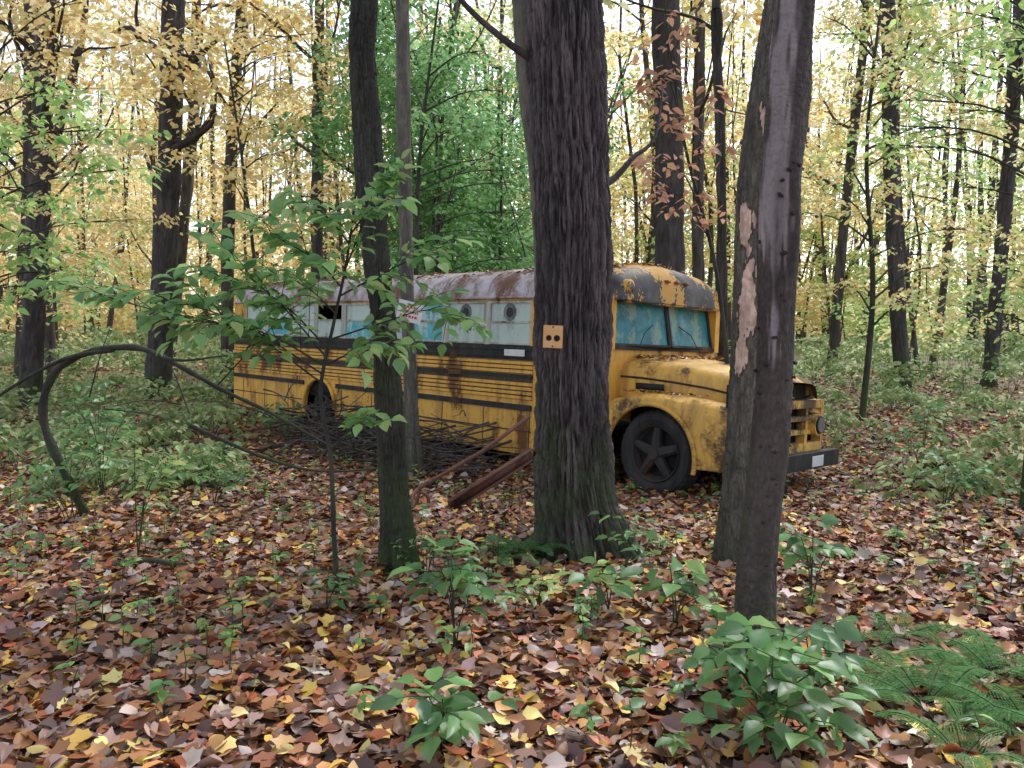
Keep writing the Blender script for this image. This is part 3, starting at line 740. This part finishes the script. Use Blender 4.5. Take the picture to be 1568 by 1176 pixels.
for k in range(3):
    x = -.1
    while x < .09:
        wd = .012+.02*R.rand(); bx(mb, x, min(x+wd, .1), -.008,-.005, .04-.055*k, .068-.055*k, 1); x += wd+.01
o = mb.build("posted_sign", [M_white, M_red], smooth=False); o.location = (-1.2,9.385,1.62); o.rotation_euler = (0, math.radians(14), 0)

# ------------------------------------------------------------ BUS
bus = bpy.data.objects.new("school_bus", None); scene.collection.objects.link(bus)
bus.location = (.966, 8.78, -.34); bus.rotation_euler = (math.radians(-3), 0, math.radians(-45))
LEN = 8.86; W = 2.3
def arch(x, cx, zc, Rr, zb):
    x = np.asarray(x, float); d = Rr**2-(x-cx)**2
    return np.where(d > 0, np.maximum(zb, zc+np.sqrt(np.maximum(d, 0))), zb)
def panel(mb, xs, zb, zt, y0, y1, mat=0, rows=1):
    n = len(xs); V = []
    for yy in (y0, y1):
        V += [(x, yy, a) for x, a in zip(xs, zb)]+[(x, yy, a) for x, a in zip(xs, zt)]
    F = []
    for i in range(n-1):
        F += [[i, i+1, n+i+1, n+i], [2*n+i, 3*n+i, 3*n+i+1, 2*n+i+1], [i, 2*n+i, 2*n+i+1, i+1], [n+i, n+i+1, 3*n+i+1, 3*n+i]]
    F += [[0, n, 3*n, 2*n], [n-1, 3*n-1, 4*n-1, 2*n-1]]
    mb.add(V, F, mat)

body = MB()
xs = np.unique(np.concatenate([np.linspace(-LEN, -1.05, 30), np.linspace(-5.83-.47, -5.83+.47, 30)]))
for yy, y2 in ((0, .04), (W, W-.04)):
    x_ = xs if yy == 0 else np.unique(np.concatenate([xs, [-.02]]))
    panel(body, x_, arch(x_, -5.83, .42, .46, .22), 1.55+0*x_, yy, y2, 0)
    s = -1 if yy == 0 else 1
    def rail(z0, z1, pr, mat, x0=-LEN+.02, x1=-1.07):
        ya, yb = (yy+s*pr, yy) if s < 0 else (yy, yy+s*pr)
        segs = [(x0, x1)] if z0 > .885 else [(x0, -5.83-.49), (-5.83+.49, x1)]
        for a, b_ in segs: bx(body, a, b_, ya, yb, z0, z1, mat)
    rail(1.37, 1.55, .012, 1); rail(1.4, 1.43, .024, 1); rail(1.49, 1.52, .024, 1)
    rail(1.205, 1.365, .003, 7); rail(.89, 1.135, .003, 7)  # dark backing strips paint in the shade between the ribs
    for z in (1.232, 1.285, 1.338): rail(z-.019, z+.019, .02, 0)
    rail(1.14, 1.2, .03, 1)
    for z in (.915, .97, 1.025, 1.08): rail(z-.019, z+.019, .02, 0)
    rail(.76, .83, .03, 1); rail(.5, .515, .006, 1)
    for k in range(10):
        x0 = -1.1-k*.82
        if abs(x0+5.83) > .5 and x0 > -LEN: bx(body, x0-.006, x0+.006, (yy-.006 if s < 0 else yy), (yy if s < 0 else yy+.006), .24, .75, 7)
    bx(body, -LEN, -.0, *(sorted((yy, y2))), 2.1, 2.16, 3)
    for k in range(10):
        x0 = -1.1-k*.82
        bx(body, x0-.04, x0+.04, *(sorted((yy-s*.004, y2))), 1.55, 2.1, 0 if k in (0, 9) else 2)
    bx(body, -LEN, -LEN+.36, *(sorted((yy, y2))), 1.55, 2.1, 0)
    th = np.linspace(.0, math.pi, 24)
    tube(body, np.stack([-5.83+.47*np.cos(th), 0*th+yy+s*.02, .42+.47*np.sin(th)], 1), .03, 8, 0)
bx(body, -1.05,-.98, -.005,.06, .3,2.1, 0); bx(body, -.12,-.0, -.002,.06, .3,2.1, 0)
bx(body, -.57,-.53, .0,.05, .32,2.08, 1)
for a, b_ in ((-.98,-.57), (-.53,-.12)):
    bx(body, a, b_, .015,.045, .32,.6, 0); bx(body, a, b_, .02,.04, .6,2.08, 4)
    bx(body, a, b_, .005,.05, 1.22,1.28, 1)
bx(body, -LEN-.05,-LEN+.001, .03,W-.03, .25,1.52, 0); bx(body, -LEN-.08,-LEN-.05, .7,1.6, .4,1.5, 0)
bx(body, -LEN-.03,-LEN+.001, .03,W-.03, 1.52,2.15, 0); bx(body, -LEN-.05,-LEN-.03, .2,2.1, 1.62,2.05, 4)
bx(body, -LEN-.22,-LEN-.08, -.02,W+.02, .3,.5, 1)
disc(body, (-LEN-.05,.25,1.2), (-1,0,0), .08, .04, 5); disc(body, (-LEN-.05,W-.25,1.2), (-1,0,0), .08, .04, 5)
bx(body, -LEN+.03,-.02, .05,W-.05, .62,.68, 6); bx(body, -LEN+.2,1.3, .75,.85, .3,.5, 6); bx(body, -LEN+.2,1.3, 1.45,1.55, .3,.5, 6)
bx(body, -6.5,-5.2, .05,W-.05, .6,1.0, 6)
bx(body, -.04,.03, .02,W-.02, .75,1.58, 0)
bx(body, .0,.06, .06,W-.06, 1.55,1.6, 1)
M_gap = paint("rib_shade_and_seams", (.1,.06,.03), (.05,.03,.02), (.02,.015,.012))  # dark colour stands in for shade between ribs; also colours the panel seams
ob = body.build("body", [M_yel, M_blk, M_alu, M_yel, M_teal, M_amber, M_dark, M_gap], smooth=False, parent=bus)
bv = ob.modifiers.new("b", 'BEVEL'); bv.width = .005; bv.segments = 2; bv.limit_method = 'ANGLE'

win = MB()
kinds = [0, 0, 1, 0, 1, 2, 0, 1, 0]
for side in (0, 1):
    ya, yb = (.015, .03) if side == 0 else (W-.03, W-.015)
    for k in range(9):
        x1 = -1.14-k*.82; x0 = x1-.74; kd = kinds[k] if side == 0 else (1, 0, 1)[k % 3]
        bx(win, x0, x1, ya, yb, 1.57, 1.84, (0, 1, 2)[kd] if kd != 2 else 0)
        if kd != 2: bx(win, x0+.01, x1-.01, ya+.012, yb+.012, 1.84, 2.09, (0, 0)[kd] if k != 2 else 1)
        yo = ya-.012 if side == 0 else yb
        for (a, c_, z0, z1) in ((x0, x1, 1.825, 1.85), (x0, x1, 1.557, 1.58), (x0, x1, 2.075, 2.098), (x0, x0+.02, 1.58, 2.075), (x1-.02, x1, 1.58, 2.075)):
            bx(win, a, c_, yo, yo+.012, z0, z1, 3)
        if k in (0, 1) and side == 0: disc(win, ((x0+x1)/2-.02, ya+.011, 1.96), (0, -1, 0), .112, .004, 6, 24); disc(win, ((x0+x1)/2-.02, ya+.008, 1.96), (0, -1, 0), .06, .004, 4, 24)
bx(win, -1.55,-1.2, -.03,-.0245, 1.42,1.5, 5)
M_gg = paint("speaker_ring", (.2,.25,.24), (.12,.15,.15), (.08,.08,.08))
win.build("side_windows", [M_glass, M_teal, M_dark, M_alu, M_rubber, M_white, M_gg], smooth=False, parent=bus)
ws = MB()
for a, b_ in (((.02,.12),(.09,1.13)), ((.09,1.17),(.02,2.18))):
    z0, z1 = 1.6, 2.13; rk = -.1
    V = [(a[0],a[1],z0),(b_[0],b_[1],z0),(b_[0]+rk,b_[1],z1),(a[0]+rk,a[1],z1)]
    ws.add(V, [[0,1,2,3]], 0)
    E = np.array(V)+[.006,0,0]
    for i_ in range(4): tube(ws, [E[i_], E[(i_+1) % 4]], .022, 6, 1)
bx(ws, -.05,.07, .0,.1, 1.55,2.14, 2); bx(ws, -.05,.07, W-.1,W, 1.55,2.14, 2)
tube(ws, [(.12,.5,1.6),(.09,.62,1.75),(.04,.85,1.85)], .006, 5, 1); tube(ws, [(.12,1.7,1.6),(.09,1.6,1.75),(.04,1.4,1.85)], .006, 5, 1)
ws.build("windshield", [M_tealw, M_blk, M_yel], smooth=False, parent=bus)
rf = MB()
prof = np.array([(0,2.1),(.0,2.16),(.02,2.25),(.07,2.35),(.16,2.43),(.3,2.49),(.5,2.535),(.8,2.57),(1.15,2.585)])
prof = np.vstack([prof, np.stack([W-prof[:-1, 0][::-1], prof[:-1, 1][::-1]], 1)])
cap = [(-LEN-.12,.05,.9),(-LEN-.1,.5,.95),(-LEN-.04,.8,.98),(-LEN+.1,.95,.995),(-LEN+.3,1,1)]
body_x = [(x, 1, 1) for x in np.linspace(-LEN+.5, -.75, 44)]
fr = [(-.7,1,1),(-.5,1,1),(-.3,.99,.998),(-.12,.96,.99),(.02,.87,.975),(.11,.68,.955),(.16,.4,.94),(.165,.0,.93)]
secs = cap+body_x; allS = secs+fr
V = []
for x, hz, wy in allS:
    for y, z in prof:
        dent = .022*(float(vn(x*2.2, y*2.2, 0, 5))-.5)*(1 if z > 2.3 else 0)
        V.append((x, W/2+(y-W/2)*wy, 2.1+(z-2.1)*hz+dent))
npf = len(prof); F = []; F2 = []
for i_ in range(len(allS)-1):
    for j_ in range(npf-1):
        q = [i_*npf+j_, (i_+1)*npf+j_, (i_+1)*npf+j_+1, i_*npf+j_+1]
        (F if i_ < len(secs) else F2).append(q)
rf.add(V, F, 0); rf.F.append((np.array(F2), 1))
bx(rf, -.3,.15, .12,W-.12, 2.085,2.1, 1)
for k in range(9):
    x = -1.1-k*.82; P_ = [(x, y-.004*(1 if y < .3 else 0)+(.004 if y > 2 else 0), z+.004) for y, z in prof]
    tube(rf, P_, .009, 5, 0)
P_ = [(-.7, y, z+.004) for y, z in prof]; tube(rf, P_, .014, 6, 1)
tube(rf, [(-LEN,-.015,2.14),(-.1,-.015,2.14)], .016, 6, 0)
for y in (.95, 1.15, 1.35): bx(rf, .1,.17, y-.04,y+.04, 2.35,2.38, 2)
for y in (.22, W-.22):
    tube(rf, [(.0,y,2.25),(.155,y,2.25)], .085, 20, 3); tube(rf, [(.15,y,2.25),(.165,y,2.25)], .062, 20, 1)
rf.build("roof", [M_roof, M_cap, M_amber, M_yel2], smooth=True, parent=bus)
hd = MB()
S = [(0.02,.86,1.47),(.3,.85,1.465),(.7,.82,1.44),(1.1,.78,1.40),(1.4,.74,1.35),(1.55,.72,1.31),(1.62,.70,1.26)]
V = []
for x, hw, zt in S:
    half = [(-hw,1.02 if x < 1.5 else 1.15),(-hw,zt-.2),(-hw*.985,zt-.12),(-hw*.93,zt-.055),(-hw*.8,zt-.02),(-hw*.5,zt),(-.08,zt+.01),(0,zt+.022)]
    pr = half+[(-a, c_) for a, c_ in half[:-1][::-1]]
    V += [(x, W/2+a, c_+.02*(float(vn(x*3., a*3+9, 0, 8))-.5)) for a, c_ in pr]
npf = 15
F = [[i_*npf+j_, (i_+1)*npf+j_, (i_+1)*npf+j_+1, i_*npf+j_+1] for i_ in range(len(S)-1) for j_ in range(npf-1)]
hd.add(V, F, 0)
sd = [(x, W/2-hw-.004, zt-.22) for x, hw, zt in S[:-1]]
tube(hd, sd, .012, 6, 1)
bx(hd, .25,.62, .27,.285, 1.12,1.19, 1)
ho = hd.build("hood", [M_yel2, M_blk], smooth=True, parent=bus)
fd = MB()
xs = np.linspace(-.02, 1.6, 60)
zt = np.interp(xs, [-.02,.2,.45,.65,.9,1.15,1.4,1.52,1.6], [.98,1.03,1.075,1.085,1.08,1.06,1.02,.98,.9])
zb = np.where(xs > 1.18, .38, .3); zb = arch(xs, .62, .42, .56, zb)
for yo, s in ((.06, 1), (W-.06, -1)):
    yv = yo+s*np.interp(xs, [0, 1.3, 1.5, 1.6], [0, 0, .05, .16])
    rows = []
    rows.append((zb, yv)); rows.append(((zb*2+zt)/3, yv-s*.012)); rows.append((zb*.2+zt*.8, yv)); rows.append((zt-.04, yv+s*.025)); rows.append((zt, yv+s*.08)); rows.append((zt+.015, yv+s*.2)); rows.append((zt+.02, 0*xs+yo+s*.5))
    V = np.concatenate([np.stack([xs, y_, z_], 1) for z_, y_ in rows]); n = len(xs)
    F = [[r_*n+i_, r_*n+i_+1, (r_+1)*n+i_+1, (r_+1)*n+i_] for r_ in range(len(rows)-1) for i_ in range(n-1)]
    fd.add(V, F, 0)
    th = np.linspace(-.2, math.pi+.15, 30)
    tube(fd, np.stack([.62+.565*np.cos(th), 0*th+yo-s*.012, .42+.565*np.sin(th)], 1), .026, 8, 0)
    tube(fd, [(1.17,yo,.38),(1.5,yo+s*.05,.38),(1.6,yo+s*.16,.38)], .02, 6, 0)
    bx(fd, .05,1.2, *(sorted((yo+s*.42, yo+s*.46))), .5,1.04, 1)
fd.build("fenders", [M_yel2, M_dark], smooth=True, parent=bus)
gr = MB()
bx(gr, 1.42,1.46, .2,W-.2, .45,1.24, 1)
for z0, z1 in ((.48,.58), (.68,.73), (.83,.88), (.97,1.06)): bx(gr, 1.5,1.6, .22,W-.22, z0, z1, 0)
for y0, y1 in ((.2,.26), (.6,.66), (W-.66,W-.6), (W-.26,W-.2)): bx(gr, 1.49,1.597, y0, y1, .481,1.058, 0)
for k in range(9): bx(gr, 1.5,1.52, .78+.09*k,.8+.09*k, .73,.83, 1)
for y in (.43, W-.43):
    tube(gr, [(1.5,y,.78),(1.66,y,.78)], .125, 24, 0); tube(gr, [(1.6,y,.78),(1.675,y,.78)], .1, 24, 1); tube(gr, [(1.6,y,.78),(1.685,y,.78)], .085, 24, 2)
gr.build("grille", [M_yel2, M_dark, M_lamp], smooth=False, parent=bus)
bp_ = MB()
bx(bp_, 1.70,1.76, .0,W-.1, .32,.5, 0); bx(bp_, 1.66,1.70, .0,W-.1, .47,.5, 0); bx(bp_, 1.3,1.7, .6,.7, .34,.42, 0); bx(bp_, 1.3,1.7, 1.6,1.7, .34,.42, 0)
bx(bp_, 1.76,1.766, 1.5,1.78, .34,.46, 1)
o = bp_.build("bumper", [M_blk, M_white], smooth=False, parent=bus); bv = o.modifiers.new("b", 'BEVEL'); bv.width = .012; bv.segments = 2
def wheel(name, x, y, s, z=.45, Rr=.47):
    mb = MB()
    pr = np.array([(.30,0),(.31,.02),(.37,-.005),(.43,.0),(.462,.03),(.47,.06),(.47,.2),(.46,.24),(.43,.27),(.30,.27)])*[Rr/.47,1]
    n = 72; th = np.linspace(0, 2*np.pi, n, endpoint=False); V = []
    for r_, yy in pr:
        gro = .006*(np.sign(np.sin(th*36+.1)))*(1 if r_ > .445 else 0)
        V.append(np.stack([(r_+gro)*np.cos(th), s*yy+0*th, (r_+gro)*np.sin(th)], 1))
    V = np.concatenate(V); i_ = np.arange(len(pr)-1)[:, None]*n; j_ = np.arange(n)[None]; k_ = (j_+1) % n
    mb.add(V, np.stack([i_+j_, i_+k_, i_+n+k_, i_+n+j_], -1).reshape(-1, 4), 0)
    pr = np.array([(.30,.0),(.285,.015),(.275,.05),(.25,.09)]); V = np.concatenate([np.stack([r_*np.cos(th), s*yy+0*th, r_*np.sin(th)], 1) for r_, yy in pr])
    i_ = np.arange(3)[:, None]*n
    mb.add(V, np.stack([i_+j_, i_+k_, i_+n+k_, i_+n+j_], -1).reshape(-1, 4), 1)
    tube(mb, [(0,s*.1,0),(0,s*.13,0)], .26, 40, 2)
    tube(mb, [(0,s*.12,0),(0,s*.03,0),(0,s*.0,0),(0,-s*.03,0)], [.11,.1,.075,.06], 24, 1)
    for k in range(5):
        a = 2*math.pi*k/5+.3; d = np.array([math.cos(a), 0, math.sin(a)])
        tube(mb, [d*.05+[0,s*.05,0], d*.17+[0,s*.045,0], d*.275+[0,s*.06,0]], [.07,.055,.05], 8, 1)
        tube(mb, [d*.25+[0,s*.06,0], d*.25+[0,s*.0,0]], .015, 6, 1)
    o = mb.build(name, [M_rubber, M_wheel, M_dark], smooth=False, parent=bus); o.location = (x, y, z)
wheel("wheel_front_right", .64, .12, 1); wheel("wheel_front_left", .64, W-.12, -1)
wheel("wheel_rear_right", -5.83, .12, 1, .4, .42); wheel("wheel_rear_left", -5.83, W-.12, -1, .4, .42)
bx_ = MB(); bx(bx_, .5,.75, .3,W-.3, .4,.5, 0); bx(bx_, .1,1.4, .75,1.55, .55,1.1, 0); bx_.build("axle_and_engine", [M_dark], smooth=False, parent=bus)
lv = MB(); rng = np.random.RandomState(71)
def top_leaves(n, x0, x1, zf, yc, yr, sz=.08):
    x = x0+(x1-x0)*rng.rand(n); y = yc+yr*(rng.rand(n)*2-1); z = zf(x, y)+.008
    k = vn(x*2.5, y*2.5, 0, 4) > .38; x, y, z = x[k], y[k], z[k]; n = len(x); a = rng.rand(n)*6.28
    leaves(lv, LV, LF, np.stack([x, y, z], 1), np.stack([np.cos(a), np.sin(a), rng.randn(n)*.2], 1), np.array([[0, 0, 1.0]])+rng.randn(n, 3)*.3, sz*(.6+.6*rng.rand(n)), pal(LIT, n, rng, .3), 0, 2)
top_leaves(3400, -8.7, -.1, lambda x, y: np.interp(np.minimum(y, W-y), [0,.07,.16,.3,.5,.8,1.15], [2.2,2.35,2.43,2.49,2.535,2.57,2.59]), W/2, W/2-.15)
top_leaves(260, .05, .5, lambda x, y: 1.475+0*x, W/2, .75); top_leaves(120, .5, 1.5, lambda x, y: 1.46-.1*x, W/2, .65)
top_leaves(120, .1, 1.3, lambda x, y: 1.10+0*x, .3, .13, .07)
lv.build("leaves_on_bus", [M_litter], parent=bus)
